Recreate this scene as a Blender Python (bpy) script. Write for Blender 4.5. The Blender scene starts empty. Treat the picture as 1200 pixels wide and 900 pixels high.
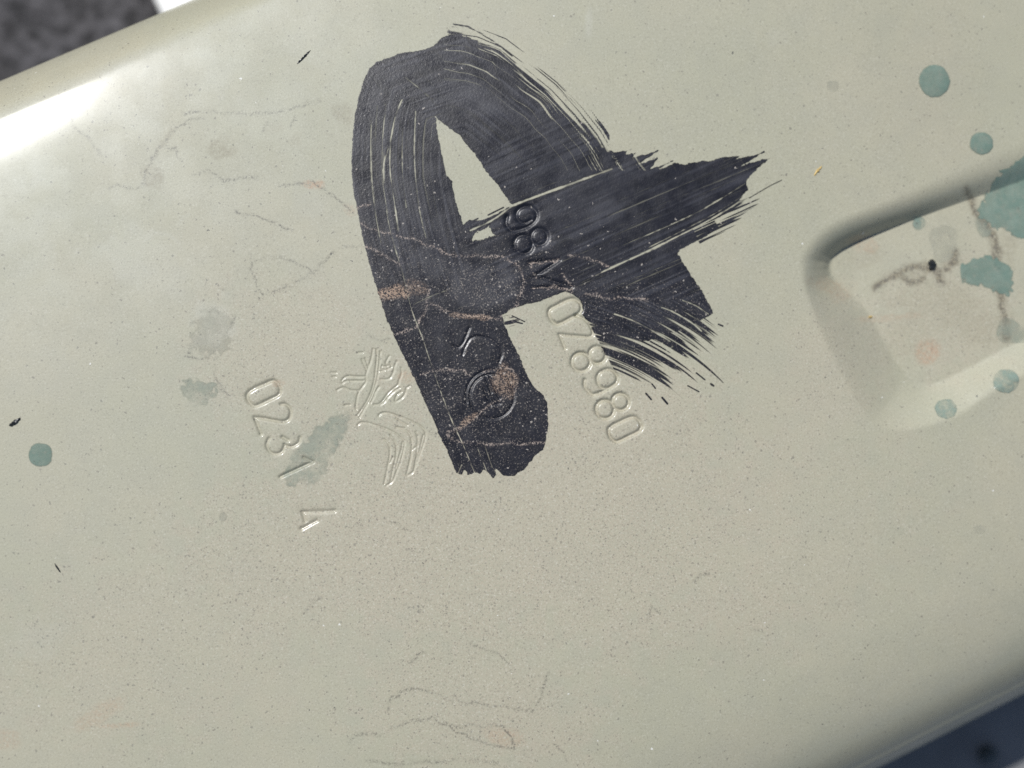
import bpy, math
import numpy as np

sc = bpy.context.scene
K = 0.00012                      # metres per photograph pixel on the panel's plane
FPX = 1348.0                     # focal length in photograph pixels (1200 wide)
DIST = FPX * K
AX = math.radians(25.0)
a_hat = np.array([math.cos(AX), math.sin(AX), 0.0])       # along the channel
n_hat = np.array([math.sin(AX), -math.cos(AX), 0.0])      # across it, towards lower right
TILT = math.radians(4.8)

# ------------------------------------------------------------------ camera
d0 = np.array([0, 0, -1.0]) * math.cos(TILT) + a_hat * math.sin(TILT)
CAM = -d0 * DIST
zc = -d0
xc = np.cross([0, 1.0, 0], zc); xc /= np.linalg.norm(xc)
yc = np.cross(zc, xc)
cam = bpy.data.cameras.new('camera')
cam_o = bpy.data.objects.new('camera', cam)
sc.collection.objects.link(cam_o)
from mathutils import Matrix
cam_o.matrix_world = Matrix(((xc[0], yc[0], zc[0], CAM[0]), (xc[1], yc[1], zc[1], CAM[1]),
                             (xc[2], yc[2], zc[2], CAM[2]), (0, 0, 0, 1)))
cam.sensor_width = 36.0
cam.lens = 36.0 * FPX / 1200.0
cam.clip_start = 0.005
cam.clip_end = 50.0
cam.dof.use_dof = True
cam.dof.focus_distance = DIST * 0.99
cam.dof.aperture_fstop = 7.5
sc.camera = cam_o

# ------------------------------------------------------------------ world, sun, exposure
SUN_AZ = (-0.70, 0.714)          # the sun stands up and to the left of the picture
SUN_EL = math.radians(53)
w = bpy.data.worlds.new('World'); sc.world = w; w.use_nodes = True
nt = w.node_tree
sky = nt.nodes.new('ShaderNodeTexSky'); sky.sky_type = 'NISHITA'; sky.sun_disc = False
sky.sun_elevation = SUN_EL
sky.sun_rotation = math.atan2(SUN_AZ[0], SUN_AZ[1])
nt.links.new(sky.outputs[0], nt.nodes['Background'].inputs[0])
nt.nodes['Background'].inputs[1].default_value = 0.075
sun = bpy.data.lights.new('sun', 'SUN'); sun.energy = 4.2; sun.angle = math.radians(0.5)
sun.color = (1.0, 0.988, 0.972)
sun_o = bpy.data.objects.new('sun', sun); sc.collection.objects.link(sun_o)
from mathutils import Vector
sv = Vector((SUN_AZ[0] * math.cos(SUN_EL), SUN_AZ[1] * math.cos(SUN_EL), math.sin(SUN_EL)))
sun_o.rotation_euler = sv.to_track_quat('Z', 'Y').to_euler()
sun_o.location = sv * 2
vs = sc.view_settings
vs.view_transform = 'Standard'; vs.look = 'None'; vs.exposure = 0.02; vs.gamma = 1.0
vs.use_curve_mapping = False
sc.render.engine = 'CYCLES'
sc.cycles.max_bounces = 6
sc.cycles.transparent_max_bounces = 8
sc.cycles.use_denoising = False

# ------------------------------------------------------------------ numeric helpers
rng = np.random.default_rng(7)
TAB = rng.random((256, 256))

def vnoise(x, y):
    xi = np.floor(x).astype(int); yi = np.floor(y).astype(int)
    fx = x - xi; fy = y - yi
    fx = fx * fx * (3 - 2 * fx); fy = fy * fy * (3 - 2 * fy)
    a = TAB[xi & 255, yi & 255]; b = TAB[(xi + 1) & 255, yi & 255]
    c = TAB[xi & 255, (yi + 1) & 255]; d = TAB[(xi + 1) & 255, (yi + 1) & 255]
    return (a * (1 - fx) + b * fx) * (1 - fy) + (c * (1 - fx) + d * fx) * fy

def sstep(e0, e1, x):
    t = np.clip((x - e0) / (e1 - e0), 0, 1)
    return t * t * (3 - 2 * t)

def poly_dist(u, v, pts, closed=False):
    p = np.asarray(pts, float)
    if closed: p = np.vstack([p, p[:1]])
    best = np.full(u.shape, 1e9)
    for i in range(len(p) - 1):
        ax, ay = p[i]; dx, dy = p[i + 1] - p[i]
        L = dx * dx + dy * dy + 1e-9
        t = np.clip(((u - ax) * dx + (v - ay) * dy) / L, 0, 1)
        best = np.minimum(best, (u - ax - t * dx) ** 2 + (v - ay - t * dy) ** 2)
    return np.sqrt(best)

def inside(u, v, pts):
    p = np.asarray(pts, float); n = len(p)
    r = np.zeros(u.shape, bool)
    for i in range(n):
        x0, y0 = p[i]; x1, y1 = p[(i + 1) % n]
        if y0 == y1: continue
        c = ((y0 > v) != (y1 > v)) & (u < (x1 - x0) * (v - y0) / (y1 - y0) + x0)
        r ^= c
    return r

def sdist(u, v, pts):            # positive inside
    d = poly_dist(u, v, pts, True)
    return np.where(inside(u, v, pts), d, -d)

def smooth(pts, n=6, closed=False):   # Catmull-Rom
    p = [np.array(q, float) for q in pts]
    if len(p) < 3: return [tuple(q) for q in p]
    out = []
    m = len(p)
    rngi = range(m) if closed else range(m - 1)
    for i in rngi:
        if closed: q0, q1, q2, q3 = p[(i - 1) % m], p[i], p[(i + 1) % m], p[(i + 2) % m]
        else: q0, q1, q2, q3 = p[max(i - 1, 0)], p[i], p[i + 1], p[min(i + 2, m - 1)]
        for k in range(n):
            t = k / n
            out.append(tuple(0.5 * (2 * q1 + (q2 - q0) * t + (2 * q0 - 5 * q1 + 4 * q2 - q3) * t * t + (3 * q1 - q0 - 3 * q2 + q3) * t ** 3)))
    if not closed: out.append(tuple(p[-1]))
    return out

def Z(x0, y0, s, *pts): return [(x0 + a / s, y0 + b / s) for a, b in pts]
def ring(cx, cy, rx, ry=None, n=20, rot=0):
    ry = ry or rx
    return [(cx + rx * math.cos(t) * math.cos(rot) - ry * math.sin(t) * math.sin(rot),
             cy + rx * math.cos(t) * math.sin(rot) + ry * math.sin(t) * math.cos(rot)) for t in np.linspace(0, 2 * math.pi, n)]

def near(u, v, pts, pad):        # flat indices of the points within pad of the polyline's box
    p = np.asarray(pts, float)
    return np.nonzero((u > p[:, 0].min() - pad) & (u < p[:, 0].max() + pad) & (v > p[:, 1].min() - pad) & (v < p[:, 1].max() + pad))[0]

def project(P):
    r = P - CAM
    zz = -(r @ zc)
    return 600 + FPX * (r @ xc) / zz, 450 - FPX * (r @ yc) / zz

# ------------------------------------------------------------------ cross section of the pressed channel
_w = np.arange(-1300, 1300.01, 0.5)
_th = np.interp(_w, [-1300, -720, -655, -628, -556, -541, -527, -510, -470, -380, -200, 300, 445, 530, 605, 632, 640, 646, 652, 662, 735, 760, 1300],
                    [-88,  -88,  -80,  -60,  -44, -32, -9, -6.5, -4.2, -2, 0,   0,   4,  16, 42,  50,  51, 46, 46, 58, 62, 88, 89])
_th = np.convolve(np.pad(_th, 6, 'edge'), np.ones(13) / 13, 'valid')
_t = np.radians(_th)
_s = np.concatenate([[0], np.cumsum(np.cos((_t[1:] + _t[:-1]) / 2)) * 0.5])
_z = np.concatenate([[0], np.cumsum(-np.sin((_t[1:] + _t[:-1]) / 2)) * 0.5])
i0 = np.argmin(abs(_w)); _s -= _s[i0]; _z -= _z[i0]

def base(A, W):
    s = np.interp(W, _w, _s); z = np.interp(W, _w, _z); t = np.interp(W, _w, _t)
    P = (A[:, None] * a_hat + s[:, None] * n_hat) * K
    P[:, 2] = z * K
    N = np.sin(t)[:, None] * n_hat
    N[:, 2] = np.cos(t)
    return P, N

# ------------------------------------------------------------------ traced marks (photograph pixels)
zA = (280, 430, 10); zB = (300, 500, 6.667); zC = (380, 400, 10); zD = (400, 480, 10); zE = (580, 230, 10)
zF = (590, 290, 10); zG = (630, 340, 8.571); zH = (660, 420, 8.571); zI = (500, 370, 10); zJ = (530, 410, 10)
S_ = smooth
GLYPHS = []      # (name, label, depth_mm, width_px, [polylines])
GLYPHS.append(('stamped_digit', 'shallow stamped digit 0 at the start of the short number', 0.230, 2.11, [
    S_(Z(*zA, (300, 197), (200, 240), (118, 290), (92, 345), (120, 415), (175, 452), (235, 440), (350, 385), (450, 335), (480, 290), (465, 215), (405, 160)), 6, True)]))
GLYPHS.append(('stamped_digit', 'shallow stamped digit 2 of the short number', 0.230, 1.90, [
    S_(Z(*zA, (490, 437), (545, 437), (592, 480), (604, 550), (580, 612), (510, 638), (400, 622), (300, 604), (180, 590))) + Z(*zA, (215, 680), (255, 785))]))
GLYPHS.append(('stamped_digit', 'shallow stamped digit 3 of the short number', 0.207, 1.83, [
    S_(Z(*zB, (100, 92), (82, 140), (102, 190), (150, 212), (200, 195), (222, 150))),
    S_(Z(*zB, (222, 140), (255, 156), (300, 148), (335, 120), (342, 85))), Z(*zB, (205, 80), (250, 105))]))
GLYPHS.append(('stamped_digit', 'shallow stamped digit 1 of the short number', 0.252, 1.83, [Z(*zB, (188, 392), (442, 274), (370, 240))]))
GLYPHS.append(('stamped_digit', 'half struck stamped digit 4 at the end of the short number', 0.196, 2.25, [
    Z(*zB, (612, 658), (362, 668), (385, 740)), Z(*zB, (355, 798), (475, 733))]))
nine1 = S_(Z(*zE, (143, 235), (130, 320), (180, 388), (255, 398), (400, 345), (480, 270), (487, 190), (430, 130), (340, 120), (270, 165), (252, 235), (290, 295), (350, 312), (425, 275)))
GLYPHS.append(('stamped_digit', 'black painted stamped digit 9 at the start of the long number', 0.321, 2.25, [nine1]))
GLYPHS.append(('stamped_digit', 'black painted stamped digit 8 beside the letter M', 0.321, 2.25, [ring(580 + 33.5, 230 + 56, 10.8), ring(580 + 52, 230 + 47.5, 9.6)]))
GLYPHS.append(('stamped_letter', 'black painted stamped letter M', 0.321, 2.11, [
    Z(*zF, (310, 178), (652, 146), (378, 326), (800, 465), (350, 474))]))
GLYPHS.append(('stamped_digit', 'stamped digit 0 with its top smeared black', 0.344, 2.11, [
    S_(Z(*zG, (112, 235), (130, 187), (200, 147), (300, 98), (370, 88), (428, 130), (440, 190), (410, 235), (320, 283), (240, 325), (190, 335), (138, 300)), 6, True)]))
GLYPHS.append(('stamped_digit', 'angular stamped digit between the smeared 0 and the streaked 8', 0.275, 1.83, [
    S_(Z(*zG, (385, 252), (470, 288), (525, 350), (555, 425), (525, 466), (400, 460), (218, 443))) + Z(*zG, (245, 510), (275, 585))]))
GLYPHS.append(('stamped_digit', 'stamped digit 8 touched by black bristle streaks', 0.344, 2.11, [ring(630 + 50.8, 340 + 84, 10.8), ring(630 + 70.2, 340 + 75.8, 9.8)]))
GLYPHS.append(('stamped_digit', 'stamped digit 9 in the bare paint of the long number', 0.344, 2.11, [
    S_(Z(*zH, (217, 215), (217, 285), (280, 353), (335, 355), (450, 302), (530, 248), (545, 190), (510, 130), (450, 108), (372, 138), (343, 200), (362, 272), (410, 300), (460, 296)))]))
GLYPHS.append(('stamped_digit', 'stamped digit 8 second from the end of the long number', 0.344, 2.11, [ring(660 + 49.2, 420 + 59.5, 10.8), ring(660 + 67.2, 420 + 50.8, 9.8)]))
GLYPHS.append(('stamped_digit', 'stamped digit 0 at the end of the long number', 0.367, 2.11, [
    S_(Z(*zH, (457, 742), (472, 692), (560, 640), (690, 588), (755, 615), (785, 680), (757, 730), (660, 780), (548, 832), (488, 808)), 6, True)]))
EMB = [
    S_(Z(*zC, (570, 90), (552, 200), (508, 330), (488, 400), (485, 480), (430, 555), (388, 640), (372, 760), (378, 795))),
    S_(Z(*zC, (612, 95), (616, 180), (606, 300), (590, 430), (560, 560), (510, 680), (450, 780), (390, 862))),
    S_(Z(*zC, (655, 120), (650, 200), (640, 300), (622, 420), (592, 530), (545, 660), (482, 770), (412, 890))),
    Z(*zC, (440, 210), (470, 280), (496, 330)), Z(*zC, (480, 200), (512, 290)), Z(*zC, (395, 133), (450, 130)),
    S_(Z(*zC, (482, 412), (380, 412), (290, 406), (240, 422), (205, 462))), S_(Z(*zC, (460, 462), (350, 462), (260, 464), (208, 492))),
    S_(Z(*zC, (400, 577), (310, 572), (220, 542), (148, 572))), Z(*zC, (80, 367), (140, 367)), Z(*zC, (98, 415), (132, 415)),
    Z(*zC, (240, 748), (300, 742)), S_(Z(*zC, (762, 172), (738, 215), (722, 262), (745, 292), (690, 292))),
    S_(Z(*zC, (770, 250), (788, 300), (740, 322))), S_(Z(*zC, (682, 280), (668, 318), (705, 335), (655, 350))),
    S_(Z(*zC, (850, 232), (822, 300), (810, 362), (770, 430), (720, 447), (660, 442))),
    S_(Z(*zC, (900, 310), (906, 380), (880, 450), (862, 508), (800, 560), (740, 620), (690, 690), (640, 735), (582, 742))),
    S_(Z(*zC, (642, 530), (602, 590), (570, 670), (540, 722))), S_(Z(*zC, (882, 542), (820, 582), (760, 642), (702, 712), (652, 746))),
    S_(Z(*zC, (902, 590), (850, 632), (832, 702), (872, 690), (922, 650), (952, 598), (962, 552), (1000, 522))),
    S_(Z(*zD, (190, 182), (230, 152), (290, 152), (380, 176), (500, 216), (620, 270), (700, 330), (732, 362), (737, 430), (702, 580), (650, 720), (600, 838), (528, 890))),
    S_(Z(*zD, (502, 872), (530, 740), (560, 580), (570, 480), (555, 410), (520, 362), (488, 346))),
    S_(Z(*zD, (570, 300), (622, 372), (646, 450), (638, 560), (604, 700), (580, 842))), S_(Z(*zD, (718, 382), (700, 480), (662, 600), (640, 682))),
    Z(*zD, (600, 562), (572, 622)),
    S_(Z(*zD, (440, 72), (470, 42), (540, 36), (640, 66), (760, 110), (880, 165), (960, 222), (986, 282), (975, 362), (930, 500), (882, 622), (842, 728), (772, 774))),
    S_(Z(*zD, (765, 762), (800, 620), (820, 500), (826, 400), (810, 310), (770, 252), (700, 216))), S_(Z(*zD, (640, 100), (700, 140), (772, 182))),
    Z(*zD, (640, 206), (742, 220)), S_(Z(*zD, (872, 262), (896, 340), (890, 450), (880, 560), (852, 700))),
    S_(Z(*zD, (962, 300), (922, 460), (890, 560))), Z(*zD, (830, 472), (872, 440))]
GLYPHS.append(('stamped_emblem', 'shallow stamped outline of a rearing beast with ribbon legs', 0.115, 1.12, EMB))
GLYPHS.append(('stamped_mark', 'faint stamped arcs under the black paint', .13, 1.5, [
    S_(Z(*zI, (500, 140), (462, 240), (432, 310), (375, 368), (312, 352))),
    S_(Z(*zI, (420, 460), (450, 370), (500, 282), (570, 242), (650, 246), (750, 276), (850, 360), (880, 450), (850, 545)))]))
GLYPHS.append(('stamped_mark', 'double stamped ring with strokes inside under the black paint', .20, 1.4, [
    ring(530 + 46.5, 410 + 54.5, 26, n=40), ring(530 + 46.5, 410 + 54, 30.5, n=40)[18:33], Z(*zJ, (385, 310), (456, 496)), Z(*zJ, (435, 310), (552, 572)),
    Z(*zJ, (365, 450), (452, 652)), Z(*zJ, (480, 592), (552, 630), (470, 642))]))
PAINTED = (5, 6, 7, 15, 16)          # marks that lie wholly under the black paint

def glyph_height(u, v, label=None):
    h = np.zeros(u.shape)
    best = np.full(u.shape, 1e9)
    for gi, (nm, lb, dep, wd, pls) in enumerate(GLYPHS):
        allp = [p for pl in pls for p in pl]
        idx = near(u, v, allp, 26)
        if not len(idx): continue
        uu, vv = u[idx], v[idx]
        d = np.full(len(idx), 1e9)
        for pl in pls: d = np.minimum(d, poly_dist(uu, vv, pl))
        d = d + (vnoise(uu * .22, vv * .22) - .5) * .35
        if gi in PAINTED: dep = dep * (.7 if wd > 1.75 else .8)
        wear = 0.78 + .44 * vnoise(uu * .07 + gi * 7.3, vv * .07)
        g = -dep * wear * np.exp(-(np.maximum(d, 0) / wd) ** 2)
        if wd > 1.75: g = g - 0.035 * np.exp(-(d / 8.0) ** 2)
        h[idx] += g
        if label is not None:
            r = 3.1 * wd if wd > 1.75 else 2.5 * wd
            m = (d < r) & (d < best[idx])
            label[idx[m]] = gi
            best[idx] = np.minimum(best[idx], d)
    return h * 1e-3

# the pressed pocket at the right
PK_OUT = S_([(938, 318), (944, 288), (980, 257), (1060, 225), (1200, 163), (1420, 65), (1700, -20), (1900, 250), (1500, 300), (1200, 440), (1128, 484), (1070, 503), (1030, 500), (1006, 474), (965, 396)], 5, True)
PK_IN = S_([(974, 322), (988, 292), (1080, 254), (1200, 211), (1400, 135), (1600, 70), (1650, 190), (1500, 250), (1200, 398), (1140, 430), (1096, 450), (1072, 448), (1052, 428), (1012, 360)], 5, True)
PK_DEPTH = 4.4e-3

def pocket(u, v):
    h = np.zeros(u.shape)
    idx = np.nonzero((u > 915) & (v > -150) & (v < 540))[0]
    if len(idx):
        uu, vv = u[idx], v[idx]
        do = sdist(uu, vv, PK_OUT); di = sdist(uu, vv, PK_IN)
        do = np.maximum(do, 0); di = np.maximum(-di, 0)
        t = do / (do + di + 1e-6)
        s1 = t * t * (3 - 2 * t)
        e = (uu - 960) * -.4 + (vv - 308) * -.917
        pw_ = 1.2 + 1.5 * sstep(-25, 20, e)
        dsc = np.interp(uu, [940, 1000, 1100, 1200, 1500], [1, .97, .70, .52, .45])
        h[idx] = -PK_DEPTH * dsc * (0.18 * s1 + 0.82 * np.maximum(t, 1e-6) ** pw_)
    # gentle dip near the upper right, shaped to stand in for soft reflections
    q = (u - 1040) * 0.95 + (v - 90) * -0.3
    h = h - 0.9e-3 * sstep(-40, 130, q) * sstep(330, 120, v)
    # slow hand-scale waviness of thin sheet
    h = h + 0.10e-3 * (vnoise(u / 210 + 3.1, v / 210) + .5 * vnoise(u / 90, v / 90 + 9) - .75)
    return h

def surf(A, W, label=None):
    P, N = base(A, W)
    u, v = project(P)
    hp = np.zeros(u.shape)
    for _ in range(4):
        hp = pocket(u, v)
        Q = P.copy(); Q[:, 2] += hp
        u, v = project(Q)
    h = glyph_height(u, v, label)
    return Q + N * h[:, None], N, u, v

def axis(lo, hi, f0, f1, fine, coarse):
    a = np.arange(lo, f0, coarse); b = np.arange(f0, f1, fine); c = np.arange(f1, hi + coarse, coarse)
    return np.concatenate([a, b, c])

def link_mesh(name, verts, quads, mat, parent=None, attrs=None, smooth_=True):
    me = bpy.data.meshes.new(name)
    nv, nq = len(verts), len(quads)
    k = quads.shape[1]
    me.vertices.add(nv); me.vertices.foreach_set('co', np.ascontiguousarray(verts, np.float32).ravel())
    me.loops.add(nq * k); me.loops.foreach_set('vertex_index', np.ascontiguousarray(quads, np.int32).ravel())
    me.polygons.add(nq); me.polygons.foreach_set('loop_start', np.arange(0, nq * k, k, dtype=np.int32))
    if smooth_: me.polygons.foreach_set('use_smooth', np.ones(nq, bool))
    me.update(calc_edges=True)
    for an, av in (attrs or {}).items():
        at = me.attributes.new(an, 'FLOAT', 'POINT'); at.data.foreach_set('value', np.ascontiguousarray(av, np.float32))
    if mat: me.materials.append(mat)
    o = bpy.data.objects.new(name, me); sc.collection.objects.link(o)
    if parent: o.parent = parent
    return o

def submesh(name, P, quads, mat, parent, attrs):
    idx, inv = np.unique(quads, return_inverse=True)
    return link_mesh(name, P[idx], inv.reshape(quads.shape), mat, parent, {k: a[idx] for k, a in attrs.items()})

def grid_quads(nr, nc):
    i = np.arange(nr * nc).reshape(nr, nc)
    return np.stack([i[:-1, :-1], i[1:, :-1], i[1:, 1:], i[:-1, 1:]], -1).reshape(-1, 4)

# ------------------------------------------------------------------ materials
class NT:
    def __init__(s, name):
        s.m = bpy.data.materials.new(name); s.m.use_nodes = True
        s.t = s.m.node_tree; s.b = s.t.nodes['Principled BSDF']
        s.out = s.t.nodes['Material Output']
        tc = s.t.nodes.new('ShaderNodeTexCoord'); mp = s.t.nodes.new('ShaderNodeMapping')
        mp.inputs['Scale'].default_value = (1 / K,) * 3
        s.t.links.new(tc.outputs['Object'], mp.inputs[0]); s.px = mp.outputs[0]
    def put(s, sock, val):
        if isinstance(val, bpy.types.NodeSocket): s.t.links.new(val, sock)
        elif isinstance(val, tuple) and len(val) == 3 and sock.type == 'RGBA': sock.default_value = (*val, 1)
        else: sock.default_value = val
    def noise(s, scale, detail=2.0, rough=.5, off=0.0, dist=0.0, stretch=None):
        n = s.t.nodes.new('ShaderNodeTexNoise'); n.inputs['Scale'].default_value = scale
        n.inputs['Detail'].default_value = detail; n.inputs['Roughness'].default_value = rough; n.inputs['Distortion'].default_value = dist
        m = s.t.nodes.new('ShaderNodeMapping'); m.inputs['Location'].default_value = (off, off * .7, off * .3)
        if stretch:
            m.inputs['Rotation'].default_value = (0, 0, stretch[0]); m.inputs['Scale'].default_value = (stretch[1], stretch[2], 1)
        s.t.links.new(s.px, m.inputs[0]); s.t.links.new(m.outputs[0], n.inputs['Vector'])
        return n.outputs['Fac']
    def voro(s, scale, off=0.0):
        n = s.t.nodes.new('ShaderNodeTexVoronoi'); n.inputs['Scale'].default_value = scale
        m = s.t.nodes.new('ShaderNodeMapping'); m.inputs['Location'].default_value = (off, off * .7, 0)
        m.inputs['Scale'].default_value = (1, 1, .35)
        # a little warp keeps the specks from being perfect discs
        nz = s.t.nodes.new('ShaderNodeTexNoise'); nz.inputs['Scale'].default_value = .33
        s.t.links.new(s.px, nz.inputs['Vector'])
        va = s.t.nodes.new('ShaderNodeVectorMath'); va.operation = 'MULTIPLY_ADD'
        s.t.links.new(nz.outputs['Color'], va.inputs[0]); va.inputs[1].default_value = (5.0,) * 3
        s.t.links.new(s.px, va.inputs[2])
        s.t.links.new(va.outputs[0], m.inputs[0]); s.t.links.new(m.outputs[0], n.inputs['Vector'])
        sep = s.t.nodes.new('ShaderNodeSeparateColor'); s.t.links.new(n.outputs['Color'], sep.inputs[0])
        return n.outputs['Distance'], sep.outputs[0], sep.outputs[1]
    def math(s, op, a, b=None, c=None, clamp=False):
        n = s.t.nodes.new('ShaderNodeMath'); n.operation = op; n.use_clamp = clamp
        s.put(n.inputs[0], a)
        if b is not None: s.put(n.inputs[1], b)
        if c is not None: s.put(n.inputs[2], c)
        return n.outputs[0]
    def ramp(s, x, a, b, lo=0.0, hi=1.0):
        n = s.t.nodes.new('ShaderNodeMapRange'); n.interpolation_type = 'SMOOTHSTEP'
        s.put(n.inputs[0], x); s.put(n.inputs[1], a); s.put(n.inputs[2], b); s.put(n.inputs[3], lo); s.put(n.inputs[4], hi)
        return n.outputs[0]
    def mix(s, f, a, b, mode='MIX'):
        n = s.t.nodes.new('ShaderNodeMix'); n.data_type = 'RGBA'; n.blend_type = mode
        s.put(n.inputs[0], f); s.put(n.inputs[6], a); s.put(n.inputs[7], b)
        return n.outputs[2]
    def attr(s, name):
        n = s.t.nodes.new('ShaderNodeAttribute'); n.attribute_name = name
        return n.outputs['Fac']
    def bump(s, h, strength, dist):
        n = s.t.nodes.new('ShaderNodeBump'); n.inputs['Strength'].default_value = strength; n.inputs['Distance'].default_value = dist
        s.t.links.new(h, n.inputs['Height']); s.t.links.new(n.outputs[0], s.b.inputs['Normal'])
    def specks(s, scale, off, keep, rmax):
        d, r1, r2 = s.voro(scale, off)          # keep: share of cells holding a speck; rmax in cell units
        on = s.math('GREATER_THAN', r1, 1 - keep) if not isinstance(keep, bpy.types.NodeSocket) else s.math('GREATER_THAN', s.math('ADD', r1, keep), 1.0)
        rad = s.math('MULTIPLY_ADD', r2, rmax * .75, rmax * .25)
        inn = s.math('LESS_THAN', d, rad)
        return s.math('MULTIPLY', on, inn)

def panel_material():
    n = NT('dusty olive grey paint')
    big = n.ramp(n.noise(.0045, 3, .55), .35, .68)
    col = n.mix(big, (.365, .352, .252), (.386, .362, .262))
    mid = n.ramp(n.noise(.03, 4, .6, 31), .3, .75)
    col = n.mix(n.math('MULTIPLY', mid, .35), col, (.33, .322, .248))
    dust = n.attr('dust')
    dn = n.math('MULTIPLY', dust, n.ramp(n.noise(.35, 4, .7, 11), .25, .75), clamp=True)
    col = n.mix(n.math('MULTIPLY', dn, .75), col, (.405, .345, .255))
    wash = n.attr('wash')                          # pale dried water marks
    col = n.mix(n.math('MULTIPLY', wash, .28), col, (.46, .455, .39))
    rust = n.math('MULTIPLY', n.attr('rust'), n.ramp(n.noise(.28, 4, .7, 23), .3, .7), clamp=True)
    col = n.mix(rust, col, (.40, .22, .12))
    stain = n.math('MULTIPLY', n.attr('stain'), n.ramp(n.noise(.2, 4, .7, 41), .2, .75), clamp=True)
    col = n.mix(n.math('MULTIPLY', stain, .8), col, (.205, .172, .105))
    # fine grain of settled dust
    g = n.noise(.50, 1.5, .7, 5)
    gs = n.math('MULTIPLY_ADD', dust, .20, .28)
    col = n.mix(n.math('MULTIPLY', n.ramp(g, .55, .72), gs), col, (.15, .13, .105))
    col = n.mix(n.math('MULTIPLY', n.ramp(g, .45, .25), gs), col, (.58, .56, .47))
    dens = n.math('MULTIPLY_ADD', dust, .25, .10)
    sp1 = n.specks(.18, 0, dens, .24)
    col = n.mix(n.math('MULTIPLY', sp1, .48), col, (.11, .10, .085))
    sp2 = n.specks(.30, 50, n.math('MULTIPLY_ADD', dust, .30, .08), .34)
    col = n.mix(n.math('MULTIPLY', sp2, .6), col, (.16, .14, .11))
    sp3 = n.specks(.036, 90, .40, .055)
    col = n.mix(n.math('MULTIPLY', sp3, .75), col, (.07, .065, .055))
    sp4 = n.specks(.06, 130, .14, .075)
    col = n.mix(n.math('MULTIPLY', sp4, .75), col, (.72, .71, .66))
    line = n.math('MULTIPLY', n.attr('line'), n.ramp(n.noise(.38, 2, .8, 61), .42, .57), clamp=True)
    col = n.mix(n.math('MULTIPLY', line, .8), col, (.10, .088, .068))
    n.put(n.b.inputs['Base Color'], col)
    rr = n.ramp(n.noise(.02, 4, .6, 71), .3, .7, .50, .60)
    n.put(n.b.inputs['Roughness'], n.math('MULTIPLY_ADD', dn, .12, rr))
    n.b.inputs['Specular IOR Level'].default_value = .6; n.b.inputs['Specular Tint'].default_value = (.84, .92, 1.0, 1)
    hh = n.math('MULTIPLY_ADD', n.noise(.35, 3, .6, 81), .6, n.math('MULTIPLY', g, .8))
    n.bump(hh, .09, .00012)
    n.b.inputs['Coat Weight'].default_value = .40; n.b.inputs['Coat Roughness'].default_value = .165; n.b.inputs['Coat IOR'].default_value = 1.5
    return n.m

def black_paint_material():
    n = NT('brushed black paint')
    c = n.attr('cover')
    col = n.mix(n.ramp(n.noise(.05, 4, .65), .3, .7), (.008, .008, .011), (.016, .016, .021))
    rd = n.attr('ridge')
    col = n.mix(n.ramp(rd, .42, .85, 0, .7), col, (.040, .041, .050))
    sd = n.attr('scuff')
    col = n.mix(n.math('MULTIPLY', sd, .5), col, (.07, .07, .078))
    dust = n.attr('dust')
    g = n.noise(.55, 1.5, .7, 7)
    dm = n.math('MULTIPLY', dust, n.ramp(g, .44, .60), clamp=True)
    grit = n.attr('grit')
    d2 = n.math('MULTIPLY', n.ramp(g, n.math('MULTIPLY_ADD', grit, -.16, .66), .76), n.math('MULTIPLY_ADD', grit, .8, .12), clamp=True)
    col = n.mix(d2, col, (.27, .235, .195))
    sp = n.specks(.22, 20, n.math('MULTIPLY_ADD', grit, .40, .03), .26)
    col = n.mix(n.math('MULTIPLY', sp, .7), col, (.42, .38, .33))
    col = n.mix(dm, col, (.36, .295, .245))
    rust = n.math('MULTIPLY', n.attr('rust'), n.ramp(g, .36, .64), clamp=True)
    col = n.mix(rust, col, (.38, .27, .19))
    n.put(n.b.inputs['Base Color'], col)
    n.put(n.b.inputs['Roughness'], n.math('ADD', n.math('ADD', n.ramp(n.noise(.06, 4, .6, 13), .3, .7, .26, .40), n.math('MULTIPLY', d2, .3)), n.math('MULTIPLY', rd, .10)))
    n.b.inputs['Specular IOR Level'].default_value = .55
    hh = n.math('MULTIPLY_ADD', n.noise(.30, 3, .65, 17), 1.0, n.math('MULTIPLY', g, .6))
    n.bump(hh, .25, .00012)
    n.put(n.b.inputs['Alpha'], n.ramp(c, .12, .80))
    return n.m

def film_material(name, c1, c2, alpha=1.0, rough=.3):
    n = NT(name)
    col = n.mix(n.ramp(n.noise(.07, 4, .6, 3), .3, .7), c1, c2)
    g = n.noise(.7, 3, .7, 9)
    col = n.mix(n.ramp(g, .50, .75, 0, .45), col, tuple(x * .45 for x in c1))
    col = n.mix(n.ramp(n.attr('cover'), 1.0, .5, 0, .5), col, tuple(x * .6 for x in c1))
    col = n.mix(n.ramp(n.noise(.12, 4, .7, 27), .52, .75, 0, .45), col, (.34, .32, .26))
    sp = n.specks(.15, 33, .14, .2)
    col = n.mix(n.math('MULTIPLY', sp, .7), col, (.10, .11, .09))
    n.put(n.b.inputs['Base Color'], col)
    n.b.inputs['Roughness'].default_value = rough
    n.bump(g, .15, .00012)
    va = n.ramp(n.noise(.045, 5, .75, 19), .36, .62, .25 if alpha < .8 else .8, 1.0)
    n.put(n.b.inputs['Alpha'], n.math('MULTIPLY', n.math('MULTIPLY', n.ramp(n.attr('cover'), .15, .85), alpha), va))
    return n.m

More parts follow.
